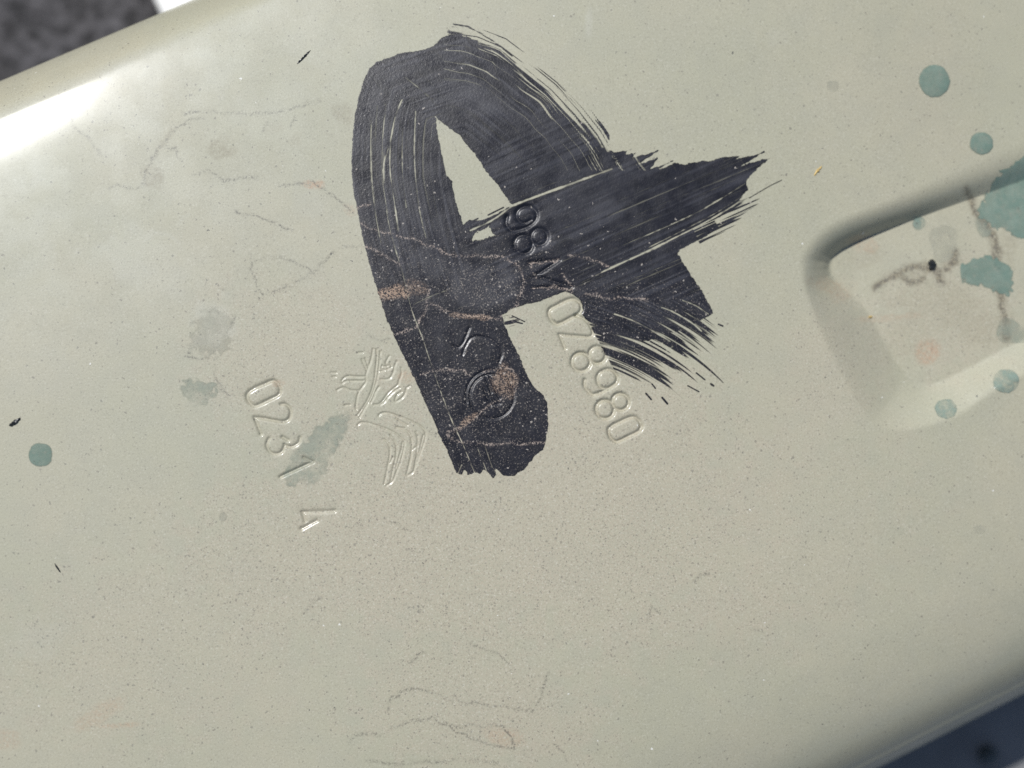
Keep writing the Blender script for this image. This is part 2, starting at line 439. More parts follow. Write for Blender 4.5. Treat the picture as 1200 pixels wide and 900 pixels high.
def plain_material(name, c, rough=.6, vary=.3, scale=.05, metallic=0.0, relief=.02):
    n = NT(name)
    col = n.mix(n.ramp(n.noise(scale, 4, .65), .3, .7), tuple(x * (1 - vary) for x in c), tuple(min(1, x * (1 + vary)) for x in c))
    n.put(n.b.inputs['Base Color'], col)
    n.b.inputs['Roughness'].default_value = rough; n.b.inputs['Metallic'].default_value = metallic
    n.bump(n.noise(scale * 6, 3, .6, 4), relief, .0003)
    return n.m

M_PANEL = panel_material(); M_BLACK = black_paint_material()

# ------------------------------------------------------------------ the pressed sheet
Aax = np.concatenate([np.arange(-1100, -770, 22), axis(-770, 775, -300, 140, .72, 2.6), np.arange(800, 1300, 22)])
Wax = np.concatenate([np.arange(-1150, -660, 14), axis(-660, 765, -206, 128, .72, 2.6), np.arange(780, 1190, 14)])
AA, WW = np.meshgrid(Aax, Wax)
lab = np.full(AA.size, -1)
P, N, U, V = surf(AA.ravel(), WW.ravel(), lab)

def line_field(u, v, pls, width, seed=0):
    f = np.zeros(u.shape)
    for i, pl in enumerate(pls):
        idx = near(u, v, pl, 4 * width + 4)
        if not len(idx): continue
        wob = (vnoise(u[idx] * .12 + i, v[idx] * .12 + seed) - .5) * 5
        wob2 = (vnoise(u[idx] * .12 + 40 + i, v[idx] * .12 + seed) - .5) * 5
        d = poly_dist(u[idx] + wob, v[idx] + wob2, pl)
        f[idx] = np.maximum(f[idx], np.exp(-(d / width) ** 2))
    return f

def blob_field(u, v, blobs):
    f = np.zeros(u.shape)
    for i, (x, y, rx, ry, rot, amp) in enumerate(blobs):
        c, s = math.cos(rot), math.sin(rot)
        dx, dy = u - x, v - y
        r = np.sqrt(((dx * c + dy * s) / rx) ** 2 + ((-dx * s + dy * c) / ry) ** 2) + (vnoise(u * .09 + i * 5, v * .09) - .5) * .7
        f = np.maximum(f, amp * sstep(1.15, .55, r))
    return f

LINES = [[(240, 138), (225, 140), (210, 148), (195, 163), (182, 180), (174, 192), (166, 218)], [(195, 171), (206, 175), (212, 188)],
    [(225, 205), (245, 200), (262, 212), (282, 208), (302, 207)], [(325, 217), (345, 215), (365, 213), (380, 220), (396, 234), (414, 248)],
    [(277, 248), (296, 252), (320, 262), (342, 270)], [(293, 297), (296, 320), (303, 340), (310, 346), (330, 338), (350, 330), (368, 318), (384, 303), (391, 295)],
    [(300, 308), (314, 302), (330, 303), (350, 310), (368, 319)], [(402, 288), (414, 287), (427, 290)], [(125, 222), (140, 216), (160, 222), (170, 215)],
    [(82, 140), (90, 152), (108, 168), (120, 182)], [(215, 135), (240, 130), (300, 133), (345, 128), (375, 118)], [(312, 142), (308, 156)], [(345, 135), (338, 150)],
    [(550, 755), (580, 765), (598, 778)], [(478, 777), (490, 769), (500, 765)], [(480, 807), (505, 810), (520, 818), (560, 825), (590, 828), (625, 832), (635, 815), (638, 800), (644, 790)],
    [(410, 870), (418, 862), (450, 860), (475, 846), (505, 842), (525, 850), (552, 866), (580, 873), (602, 878), (600, 864), (588, 852), (560, 849), (535, 853)],
    [(455, 838), (458, 820), (472, 810), (486, 808)], [(650, 873), (660, 880), (666, 895)], [(460, 610), (470, 619), (480, 622)], [(430, 893), (470, 895), (540, 890), (585, 893)],
    [(775, 720), (764, 710), (756, 730)], [(255, 335), (262, 340)], [(215, 418), (236, 420), (258, 418)], [(275, 370), (273, 382)], [(252, 418), (250, 440), (256, 452), (270, 464)],
    [(220, 418), (222, 410)], [(812, 682), (820, 674), (830, 672)], [(880, 738), (895, 742)], [(376, 700), (366, 708), (360, 715)], [(430, 393), (445, 400), (458, 394)], [(506, 508), (518, 506)]]
PLINES = [[(1133, 222), (1140, 240), (1150, 256), (1162, 272), (1168, 292), (1168, 305), (1170, 330), (1173, 352), (1176, 372), (1180, 396)],
    [(1026, 338), (1040, 326), (1054, 318), (1070, 313), (1086, 313), (1098, 318), (1102, 330)], [(1055, 322), (1066, 330), (1080, 328)], [(1120, 295), (1118, 305), (1108, 314)]]
dustA = blob_field(U, V, [(640, 590, 330, 190, .2, .85), (480, 640, 200, 130, .1, .95), (330, 660, 150, 110, 0, .7), (700, 470, 160, 120, .8, .75), (560, 830, 170, 90, .1, .7),
    (330, 420, 120, 100, 0, .55), (900, 640, 200, 120, -.3, .45), (1110, 370, 90, 75, -.3, .6), (980, 420, 60, 90, .4, .5), (160, 760, 190, 120, .1, .5)])
dustA = np.clip(dustA + .18 * (vnoise(U / 60, V / 60) - .3), 0, 1)
washA = blob_field(U, V, [(250, 380, 26, 36, .2, .8), (170, 310, 60, 40, .3, .35), (690, 25, 5, 22, .05, .9), (600, 250, 20, 16, 0, .0), (910, 45, 12, 18, .3, .35), (365, 240, 22, 22, 0, .35), (40, 750, 40, 30, 0, .35)])
washA = np.maximum(washA, .6 * line_field(U, V, [S_([(180, 272), (172, 280), (163, 297), (166, 312), (180, 328)]), [(210, 262), (220, 250)], S_([(180, 272), (200, 275), (210, 285)])], 2.6, 5))
rustA = blob_field(U, V, [(366, 216, 14, 6, .1, .7), (408, 245, 10, 7, .6, .25), (1010, 287, 22, 10, .2, .32), (1088, 414, 16, 16, 0, .55), (1040, 372, 40, 5, -.05, .25), (972, 338, 26, 12, .5, .28),
    (455, 300, 1, 1, 0, 0), (590, 862, 26, 12, .3, .3), (118, 835, 36, 12, -.6, .28), (140, 850, 22, 3, -.05, .4), (475, 440, 12, 10, 0, .35), (8, 868, 20, 12, 0, .25), (325, 450, 10, 6, 0, .3)])
stainA = blob_field(U, V, [(178, 208, 14, 15, 0, .75), (258, 178, 17, 13, -.2, .7), (263, 165, 9, 6, 0, .4), (346, 166, 11, 10, 0, .4), (402, 132, 14, 16, 0, .55), (190, 170, 22, 4, -.9, .5), (300, 190, 60, 30, -.2, .14), (322, 150, 12, 12, .5, .3), (395, 645, 1, 1, 0, 0)])
stainA = np.maximum(stainA, 1.5 * line_field(U, V, PLINES, 4.6, 3))
stainA = np.maximum(stainA, blob_field(U, V, [(1095, 350, 55, 34, .2, .38), (1085, 318, 30, 10, -.3, .7), (1150, 380, 40, 26, 0, .38), (1060, 395, 34, 36, 0, .3), (1020, 300, 26, 12, -.5, .3), (1180, 300, 14, 40, .2, .35)]))
lineA = np.maximum(line_field(U, V, LINES, 1.35) * np.clip(.25 + 1.1 * vnoise(U * .035, V * .035 + 4), 0, 1), line_field(U, V, PLINES, 4.2, 3))
ATTR = dict(dust=dustA, wash=washA, rust=rustA, stain=stainA, line=lineA)

Q = grid_quads(len(Wax), len(Aax))
ql = np.max(lab[Q], axis=1)
ql[np.isin(ql, PAINTED)] = -1
panel = submesh('pressed_metal_panel', P, Q[ql < 0], M_PANEL, None, ATTR)
panel['label'] = 'dusty olive grey pressed steel panel with stamped numbers and a black brush mark'
panel['category'] = 'metal panel'
for gi, (nm, lb, *_r) in enumerate(GLYPHS):
    if gi in PAINTED: continue
    qs = Q[ql == gi]
    if len(qs):
        o = submesh(nm, P, qs, M_PANEL, panel, ATTR); o['label'] = lb

# ------------------------------------------------------------------ black brush mark
BODY = [(527.8, 40.6), (517, 45), (508, 53.6), (495, 59), (476, 61), (458.5, 66), (443, 72), (432.5, 80.7), (426, 93.7), (420.6, 113), (416, 135), (413.4, 158.7), (412.6, 184.7), (413, 215),
    (416, 232.5), (420.6, 256), (427, 286.7), (434.7, 315), (443, 343), (452, 371), (460.7, 390.7), (473, 417.7), (486, 443.7), (501.5, 478), (514.5, 508.7), (525, 530), (532, 547.7), (536, 555),
    (541, 556), (545, 550), (548, 557), (556, 554), (562, 555), (566.5, 550), (573, 554), (577, 560.7), (581.7, 556), (578, 550), (582, 549), (586, 554), (590, 557), (601, 558), (614, 550), (627, 533.6), (636, 527), (639, 519.5),
    (642, 495.7), (641, 472), (636, 463), (625, 453.4), (616, 437), (607.7, 415.5), (599, 400), (590, 378), (588, 369), (600, 362), (615, 357), (630, 354), (650, 346), (662, 342),
    (672, 345), (680, 352), (684, 362), (682, 368), (690, 377), (700, 381), (694, 384), (702, 391), (707, 396), (700, 398), (716, 404), (745, 402), (775, 395), (800, 386), (836, 367),
    (825, 345), (810, 322.5), (794, 297.5), (796, 292.5), (820, 281), (842, 267), (838, 258), (862, 240), (876, 222), (874, 212), (887, 197.6), (903.6, 184.8), (878, 191), (864, 197), (895.5, 177.8), (880, 182.5), (861.6, 187), (866, 183), (847.6, 184), (833.6, 189), (824, 188), (812.6, 190.5), (801, 192.5), (790, 191),
    (778, 197), (773, 197.6), (789, 188), (762, 198.5), (770.6, 184.8), (747, 193), (773, 175.5), (757, 181), (742, 184), (745, 179), (733, 181), (736, 176), (719, 178.5), (714.6, 176),
    (706, 170), (690, 150), (668, 124), (645, 103), (626.7, 88), (606.7, 70), (586.7, 58), (561.7, 48), (540, 41)]
HOLE = [(510.5, 137), (521, 145.7), (538.7, 158.7), (556, 180), (570, 201), (584, 217), (593, 230), (600, 241), (588, 247), (575.5, 254), (560, 259), (549.5, 258), (543, 263), (538, 250), (534, 237), (529, 212), (523.5, 204), (517, 176), (511.6, 150)]
HOLE2 = [(554, 275), (566, 269), (573, 265), (580, 276), (567, 280), (554, 283)]
FX, FY = 619.0, 648.0
LEFT = [(660, 40), (600, 34), (550, 38), (505, 50)] + BODY[5:28] + [(560, 610)]
LIGHT = [([(463, 137), (456, 170), (449, 200), (454, 254), (463, 291), (472, 321), (482, 362), (495, 396), (508, 435), (527, 487), (543, 522), (556, 554)], .8, .8),
    ([(471, 117), (463, 137), (458, 167), (457, 200), (463, 243), (467, 271)], 1.2, .85), ([(452, 122), (449, 161), (450, 215)], 1.0, .6), ([(434.7, 141), (435, 200), (439, 243), (446, 284)], 1.0, .7),
    ([(471.5, 150), (471.5, 200), (476, 243)], .9, .7), ([(487, 130), (485.6, 185), (491, 243), (499, 278)], 1.1, .75), ([(442, 124), (440, 170), (441, 215)], .8, .5), ([(478, 140), (476, 175)], .9, .5),
    ([(560, 526), (571, 554)], .8, .7), ([(568, 522), (577, 548)], .7, .6), ([(447, 71), (471, 87), (508, 117)], .9, .45), ([(462, 82), (490, 103), (512, 124)], .9, .4), ([(480, 75), (505, 99)], .8, .35),
    ([(600, 241), (640, 226), (717, 198)], 1.9, .95), ([(551, 270), (575, 259), (598, 243)], 1.6, .8), ([(596, 236), (630, 222), (660, 210)], .8, .5),
    ([(705, 319), (770, 288.6), (838, 254), (905, 211)], 1.2, .9), ([(760, 290), (838, 250), (895, 212)], .8, .7), ([(721, 291), (780, 266), (826, 244), (873, 215)], .9, .7), ([(680, 332), (720, 312), (760, 295), (782, 284)], .8, .6), ([(670, 322), (700, 309)], .8, .5),
    ([(513, 150), (520, 185), (524, 206)], 1.4, .9), ([(535, 558), (541, 545)], 1.2, .8), ([(555, 355), (538, 343), (500, 352)], .6, .4), ([(484, 357), (510, 345), (538, 336)], .9, .6), ([(530, 365), (556, 352)], .7, .5),
    ([(773, 404), (780, 399)], .9, .8), ([(780, 412), (788, 406)], .9, .8), ([(775, 360), (790, 366), (810, 378), (822, 388)], 1.1, .8), ([(800, 352), (815, 358), (830, 368)], 1.0, .7),
    ([(720, 368), (740, 375), (760, 385), (785, 400)], 1.0, .85), ([(545, 390), (549, 382), (551, 370)], .6, .4), ([(655, 105), (690, 150), (705, 172)], 1.6, .75), ([(665, 108), (698, 152), (712, 177)], 1.5, .7), ([(622, 78), (652, 104), (676, 134)], 1.0, .6), ([(575, 58), (600, 76), (618, 95)], 1.0, .6), ([(555, 52), (575, 68), (583, 90)], .8, .45), ([(535, 60), (560, 75), (582, 95)], .7, .4)]
DUSTL = [[(421.6, 263), (454, 272.6), (482, 280), (504, 289), (528, 297.5), (560, 299.7), (588.5, 300.7), (606, 310.5), (614.5, 330), (608, 351.7), (599, 364.7)], [(428, 290), (452, 299.7), (469, 310.5)],
    [(502, 341), (499.7, 358), (491, 382), (462.5, 393)], [(504, 356), (519, 364.7), (551.7, 372), (577.7, 373), (592, 368)], [(493, 440), (510, 434), (534, 434), (551, 437)],
    [(525, 507.6), (542.7, 500), (560, 485), (581.7, 470.8), (601, 463)], [(525, 508.7), (540.5, 518), (568.7, 520.6), (603, 519.5), (638, 519.5)], [(566.5, 437), (586, 430.7), (599, 433), (605.5, 446), (603, 461)],
    [(667.5, 299), (685, 302.5), (717.5, 312.5)], [(685, 342.5), (715, 349), (760, 351)], [(621, 308), (655, 304)], [(625, 337), (670, 337)], [(621, 308), (627, 324)], [(660, 322), (671, 336), (670, 345)], [(434, 238), (418, 245)]]

def brush_cover(u, v):
    wob = (vnoise(u * .30, v * .30) - .5) * 1.6 + (vnoise(u * .9, v * .9) - .5) * .8
    sd = sdist(u, v, BODY) + wob
    sd = np.minimum(sd, -sdist(u, v, HOLE) + wob)
    sd = np.minimum(sd, -sdist(u, v, HOLE2) + wob * 2)
    cov = sstep(-.9, .9, sd)
    # outer hairs of the upper right sweep
    ARC = [(528, 34), (560, 38), (590, 50), (622, 74), (652, 98), (680, 128), (702, 156), (714, 176)]
    da = poly_dist(u, v, ARC); ins = sd
    hair = vnoise(da * .75 + 11, (u + v) * .014) * .65 + vnoise(da * 1.9, (u + v) * .02) * .35
    zone = (u > 522) & (u < 714) & (v < 178) & (ins < 30) & (ins > -15) & (u + v > 560) & (da < 40)
    dens = sstep(-15, 30, ins)
    cov = np.where(zone, np.where(ins > 0, np.minimum(cov, np.where(u < 560, 1, sstep(.0, .25, hair - .62 + dens * .75))), sstep(.0, .14, hair - .62 + dens * .5)), cov)
    thin = poly_dist(u, v, [(531, 28), (548, 31), (565, 40), (585, 53), (600, 66)])
    cov = np.maximum(cov, .62 * sstep(1.3, .3, thin + (vnoise(u * .3, v * .3) - .5) * 1.2))
    # the dry bristle fan at the lower right
    x, y = u - FX, v - FY
    r = np.sqrt(x * x + y * y) ; ph = np.degrees(np.arctan2(x, -y))
    rr = r - (ph - 30) * .25
    st = vnoise(rr * .50 + 3, ph * .045) * .40 + vnoise(rr * .98 + 70, ph * .07) * .5 + vnoise(rr * .16, ph * .03 + 5) * .45
    D = np.interp(rr, [228, 234, 242, 250, 256, 266, 275, 279, 284, 292, 296, 300, 305, 312, 322, 336, 344], [0, .40, .66, .52, .66, .74, .66, .30, .80, .88, .62, .34, .74, .84, .86, .92, .6])
    end = np.interp(rr, [230, 240, 255, 268, 276, 286, 297, 304, 316, 334, 345], [34, 36, 42, 40, 45, 42.5, 43.5, 42, 44.5, 43.5, 40]) - 7 * vnoise(rr * .45 + 9, rr * 0) * 1.0 + 2
    D = D * sstep(end + 1.5, end - 4.5, ph) * np.interp(ph, [14, 22, 30, 36, 44], [1, 1, .97, .9, .78])
    D = D * sstep(10, 19, ph + (vnoise(u * .2, v * .2) - .5) * 4)
    left = (u - 690) * .88 - (v - 372) * .47            # right of the number
    fanzone = (rr > 228) & (rr < 347) & (ph > 12) & (ph < 49) & (left > -3)
    fan = sstep(-.20, .17, st - (1.07 - D * .66)) * .97
    fs = np.interp(rr, [228, 262, 276, 286, 304, 344], [10, 13, 19, 26, 29, 33]) + 9 * (vnoise(rr * .5 + 40, rr * 0) - .5)
    solid = sstep(fs, fs + 7, ph)                       # the solid breaks up into bristle tracks
    cov = np.where(fanzone, np.where(sd > 0, np.maximum(cov * (1 - solid), fan), np.maximum(cov, fan)), cov)
    # dry streaks along the lower side of the point
    ca, sa = math.cos(math.radians(24.5)), math.sin(math.radians(24.5))
    p = (u - 800) * ca - (v - 290) * sa; q = (u - 800) * sa + (v - 290) * ca
    tip = (p > 20) & (p < 135) & (q > -32) & (q < 4)
    ts = vnoise(q * .8 + 5, p * .012) * .6 + vnoise(q * 1.9 + 31, p * .02) * .4
    tend = 118 - 34 * vnoise(q * .6 + 2, q * 0) - np.abs(q + 16) * 1.1
    tc = sstep(-.05, .12, ts - .50) * sstep(0, -14, p - tend)
    cov = np.where(tip, np.maximum(cov * np.where(q > -22, sstep(-.2, .15, ts - .36), 1), tc * .9), cov)
    hook = poly_dist(u, v, [(878, 232), (900, 219), (916, 211)])
    cov = np.maximum(cov, .55 * sstep(1.2, .3, hook))
    for pl, wd, amp in LIGHT:
        idx = near(u, v, pl, 6)
        if len(idx):
            d = poly_dist(u[idx], v[idx], S_(pl, 4)) + (vnoise(u[idx] * .25, v[idx] * .25) - .5) * .8
            fade = np.clip(.55 + .9 * vnoise(u[idx] * .06, v[idx] * .06 + 5), 0, 1.1)
            cov[idx] *= 1 - np.clip(amp * fade, 0, 1) * np.exp(-(np.maximum(d, 0) / wd) ** 2)
    # faint bristle tracks all through the wet strokes
    dl_ = poly_dist(u, v, LEFT)
    tr = vnoise(dl_ * .9 + 3, v * .006) * .6 + vnoise(dl_ * 2.1, v * .01 + 4) * .4
    tk = sstep(.60, .80, tr) * .6 * sstep(100, 150, v) * sstep(330, 230, v) * (u < 520)
    q2 = u * .39 + v * .92
    tr2 = vnoise(q2 * .8 + 17, u * .008) * .6 + vnoise(q2 * 1.9, u * .012) * .4
    tk2 = sstep(.60, .82, tr2) * .55 * (u > 600) * (v < 345) * sstep(0, 60, u - 600) * sstep(190, 250, v + (u - 700) * .4)
    da2 = poly_dist(u, v, ARC + [(748, 228), (800, 310)]) + 3 * vnoise(u * .05, v * .05)
    tr3 = vnoise(da2 * .7 + 9, (u + v) * .008) * .6 + vnoise(da2 * 1.7, (u + v) * .012 + 4) * .4
    tk3 = sstep(.60, .78, tr3) * np.interp(da, [0, 14, 34, 60, 75], [.85, .85, .75, .6, .4]) * (u > 520) * (v < 200) * (u - v > 395)
    tr4 = vnoise((u * .75 + v * -.66) * .9 + 50, v * .01) * .6 + vnoise((u * .75 - v * .66) * 1.9, v * .02) * .4
    tk4 = sstep(.62, .82, tr4) * .45 * sstep(150, 110, v) * (u < 530)
    cov = cov * (1 - np.maximum(np.maximum(tk, tk2), np.maximum(tk3, tk4)))
    # stray flicks of paint
    for a, b, c, d_, wd in [(764, 450, 768, 455, 1.2), (757, 461, 763, 468, 1.5), (776, 466, 782, 473, 1.8), (816, 437, 826, 445, 1.2), (833, 450, 836, 452, 1.8), (847, 382, 842, 380, 1.4), (806, 452, 819, 459, 1.0), (598, 376, 612, 379, 1.2), (600, 370, 615, 377, .9),
                            (548, 262, 560, 256, 1.2), (572, 252, 590, 243, 1.2), (540, 395, 541, 396, .5)]:
        d = poly_dist(u, v, [(a, b), (c, d_)])
        cov = np.maximum(cov, .9 * sstep(wd * .6 + .7, wd * .6 - .5, d))
    # worn scrapes at the neck of the crossbar
    wz = sstep(16, 4, np.hypot((u - 597), (v - 376) * 1.6)) * sstep(.42, .62, vnoise(u * .12 + v * .5, v * .1 - u * .05))
    cov = np.maximum(cov, .8 * wz * (v < 395))
    return np.clip(cov, 0, 1)

pa = np.arange(-135, 425, .72); pw = np.arange(-440, 135, .72)
BA, BW = np.meshgrid(pa, pw)
BA = BA.ravel(); BW = BW.ravel()
# only the cells that can hold paint are worked out in full
Pq, _ = base(BA, BW); u0, v0 = project(Pq)
cov = np.zeros(BA.size)
cand = np.nonzero((u0 > 405) & (u0 < 925) & (v0 > 18) & (v0 < 570))[0]
cov[cand] = brush_cover(u0[cand], v0[cand])
Q = grid_quads(len(pw), len(pa))
Q = Q[cov[Q].max(1) > .14]
idx, inv = np.unique(Q, return_inverse=True)
labp = np.full(len(idx), -1)
P, N, U, V = surf(BA[idx], BW[idx], labp)
cv = cov[idx]
# brush ridges give the film its own relief
dl = poly_dist(U, V, LEFT)
x, y = U - FX, V - FY
rfan = np.hypot(x, y)
ridge = np.where((U < 545) | (V > 430), vnoise(dl * .5, V * .004), np.where(U + V < 760, vnoise(poly_dist(U, V, [(560, 43), (606, 65), (670, 117), (712, 170)]) * .5, U * .006), vnoise((U * .41 + V * .91) * .45, U * .01)))
ridge = np.where((U > 690) & (V > 352), vnoise(rfan * .8, U * .02), ridge)
ridge2 = vnoise(U / 22 + 5, V / 22) 
P = P + N * (2.4e-5 + 0.9e-5 * ridge * cv)[:, None]
dA = line_field(U, V, DUSTL, 1.35, 2) * np.clip(.35 + .9 * vnoise(U * .05 + 8, V * .05), 0, 1)
rA = blob_field(U, V, [(462, 343, 19, 10, -.05, .95), (592, 446, 17, 20, .2, .6), (553, 371, 30, 3.5, .08, .55), (485, 336, 18, 8, .2, .35), (548, 493, 20, 4, -.7, .6)])
gA = sstep(190, 330, V - (U - 560) * .10) * .55 + .10 * vnoise(U / 40, V / 40)
gA = np.maximum(gA, blob_field(U, V, [(565, 335, 52, 34, .1, .9), (560, 470, 90, 80, 0, .75), (510, 320, 26, 24, .3, .5), (470, 275, 60, 40, 0, .45)]))
gA = gA * np.where((U > 650) & (V < 330), .55, 1)
sA = blob_field(U, V, [(548, 108, 40, 26, .5, .7), (480, 250, 50, 60, 0, .3), (505, 305, 20, 22, .2, .6), (690, 230, 70, 40, -.4, .35), (640, 130, 46, 40, .7, .3), (565, 335, 48, 30, .1, .6)])
attrs = dict(cover=cv, dust=np.clip(dA, 0, 1), rust=rA, grit=np.clip(gA, 0, 1), scuff=sA, ridge=(ridge * .65 + .35 * ridge2) * (1 - .55 * sstep(300, 430, V - (U - 560) * .2)))
Qn = inv.reshape(-1, 4)
ql = np.max(labp[Qn], axis=1)
ql[~np.isin(ql, PAINTED)] = -1
black = submesh('brushed_black_paint', P, Qn[ql < 0], M_BLACK, panel, attrs)
black['label'] = 'broad black brush mark with dry bristle streaks'
for gi in PAINTED:
    qs = Qn[ql == gi]
    o = submesh(GLYPHS[gi][0], P, qs, M_BLACK, panel, attrs); o['label'] = GLYPHS[gi][1]

# ------------------------------------------------------------------ green drops and pale films
def px_to_aw(u, v):
    d = xc * (u - 600) / FPX - yc * (v - 450) / FPX - zc
    X = CAM + d * (-CAM[2] / d[2])
    return (X @ a_hat) / K, np.interp((X @ n_hat) / K, _s, _w)

def film(name, label, poly, mat, thick, dome, step=1.0, pad=10, edge=1.4, rag=.7):
    p = np.array(poly, float)
    cs = [px_to_aw(a, b) for a, b in [(p[:, 0].min() - pad, p[:, 1].min() - pad), (p[:, 0].max() + pad, p[:, 1].min() - pad), (p[:, 0].min() - pad, p[:, 1].max() + pad), (p[:, 0].max() + pad, p[:, 1].max() + pad)]]
    cs = np.array(cs)
    ext = 25 if p[:, 0].max() > 900 else 4
    aa = np.arange(cs[:, 0].min() - ext, cs[:, 0].max() + ext, step); ww = np.arange(cs[:, 1].min() - ext, cs[:, 1].max() + ext, step)
    A_, W_ = np.meshgrid(aa, ww)
    P_, N_, u, v = surf(A_.ravel(), W_.ravel())
    sd = sdist(u, v, poly) + (vnoise(u * .22, v * .22) - .5) * 2 * rag + (vnoise(u * .6, v * .6) - .5) * rag * .6
    c = sstep(-edge, edge * 1.8, sd)
    q = grid_quads(len(ww), len(aa)); q = q[c[q].max(1) > .22]
    rr = max(4.0, np.sqrt(len(q) * step * step / math.pi))
    t = np.clip(sd / rr, 0, 1)
    P_ = P_ + N_ * (thick + dome * np.sqrt(np.clip(1 - (1 - t) ** 2, 0, 1)))[:, None]
    o = submesh(name, P_, q, mat, panel, dict(cover=c))
    o['label'] = label
    return o

M_DROP = film_material('dried green drops', (.165, .25, .205), (.23, .30, .245), .8, .14)
M_DROPB = film_material('dried blue green drops', (.215, .305, .26), (.27, .34, .285), .72, .15)
M_PALE = film_material('pale grey green film', (.30, .345, .275), (.345, .375, .30), .5, .45)
M_GREY = film_material('pale grey film', (.385, .385, .305), (.41, .405, .325), .36, .55)
film('paint_drop', 'round dark green drop alone near the left edge', ring(47.5, 533, 14.5, n=24)[:-1], M_DROP, 2e-5, 4e-5)
film('paint_drop', 'largest round green drop near the upper right corner', ring(1095, 95, 18.5, 19.5, 24)[:-1], M_DROP, 2e-5, 24e-5)
film('paint_drop', 'round green drop above the pocket edge', ring(1150, 168, 14.5, 13.5, 24)[:-1], M_DROP, 2e-5, 20e-5)
film('paint_drop', 'round blue green drop on the lower pocket rim', ring(1178.5, 446.5, 16, 14.5, 24)[:-1], M_DROPB, 2e-5, 20e-5)
film('paint_drop', 'blue green drop on the bright lower pocket wall', ring(1108.5, 479, 13.5, 12, 24)[:-1], M_DROPB, 2e-5, 7e-5)
film('paint_drop', 'small faint green drop under the dark pocket wall', ring(1077, 262, 8, 8.5, 20)[:-1], M_DROPB, 2e-5, 3e-5)
film('paint_patch', 'large green paint patch at the right edge in the pocket', S_([(1230, 175), (1195, 188), (1170, 205), (1152, 232), (1146, 250), (1158, 262), (1172, 268), (1186, 276), (1200, 282), (1230, 290)], 5, True), M_DROP, 2e-5, 8e-5, rag=4)
film('paint_patch', 'green paint patch with a pale top in the pocket', S_([(1126, 312), (1140, 303), (1160, 300), (1172, 306), (1186, 318), (1188, 330), (1182, 346), (1168, 342), (1150, 334), (1130, 332)], 5, True), M_DROP, 2.2e-5, 8e-5, rag=3.5)
film('paint_patch', 'grey green film patch beside the black grit', S_([(1088, 272), (1104, 264), (1120, 268), (1122, 285), (1118, 300), (1106, 308), (1096, 305), (1092, 290)], 5, True), M_GREY, 2e-5, 1e-5)
film('paint_patch', 'small pale film next to the large green patch', S_([(1142, 262), (1148, 254), (1158, 262), (1162, 276), (1150, 278)], 5, True), M_PALE, 1.6e-5, 1e-5)
film('paint_patch', 'green film under the crack at the pocket rim', S_([(1170, 378), (1182, 372), (1200, 384), (1215, 395), (1200, 402), (1180, 402), (1168, 396)], 5, True), M_PALE, 1.8e-5, 1e-5)
film('paint_patch', 'green film smeared over the short number', S_(Z(270, 390, 3.75, (508, 345), (526, 382), (515, 440), (462, 512), (420, 600), (390, 655), (330, 662), (268, 672), (225, 640), (235, 590), (300, 500), (400, 400), (450, 368)), 4, True), M_PALE, 2.4e-5, 0, rag=4, edge=4)
film('paint_patch', 'grey film patch left of the short number', S_([(228, 372), (245, 358), (262, 362), (274, 380), (270, 405), (258, 418), (240, 419), (224, 412), (222, 390)], 4, True), M_GREY, 1.6e-5, 0, rag=8, edge=6)
film('paint_patch', 'small bluish film patch below the grey one', S_([(210, 452), (222, 446), (246, 447), (254, 456), (250, 468), (236, 476), (218, 470)], 4, True), M_PALE, 1.6e-5, 0, rag=5, edge=4)
film('paint_drop', 'tiny pale blue spot below the left numbers', ring(261, 606, 5, 6, 14)[:-1], M_GREY, 1.6e-5, 0)
film('paint_drop', 'small pale blue spot on the bare lower right', ring(1148, 621, 8, 6, 16)[:-1], M_GREY, 1.6e-5, 0)
film('paint_drop', 'small pale blue spot right of the upper middle', ring(976, 101, 8, 7, 16)[:-1], M_GREY, 1.6e-5, 0)

# ------------------------------------------------------------------ grit and slivers lying on the panel
import bmesh
def world_at(u, v):
    a, ww = px_to_aw(u, v)
    for _ in range(4):
        P_, N_, uu, vv = surf(np.array([a]), np.array([ww]))
        a2, w2 = px_to_aw(u + (u - uu[0]), v + (v - vv[0]))
        a0, w0 = px_to_aw(u, v)
        a += (px_to_aw(u, v)[0] - px_to_aw(uu[0], vv[0])[0]); ww += (px_to_aw(u, v)[1] - px_to_aw(uu[0], vv[0])[1])
    P_, N_, uu, vv = surf(np.array([a]), np.array([ww]))
    return P_[0]

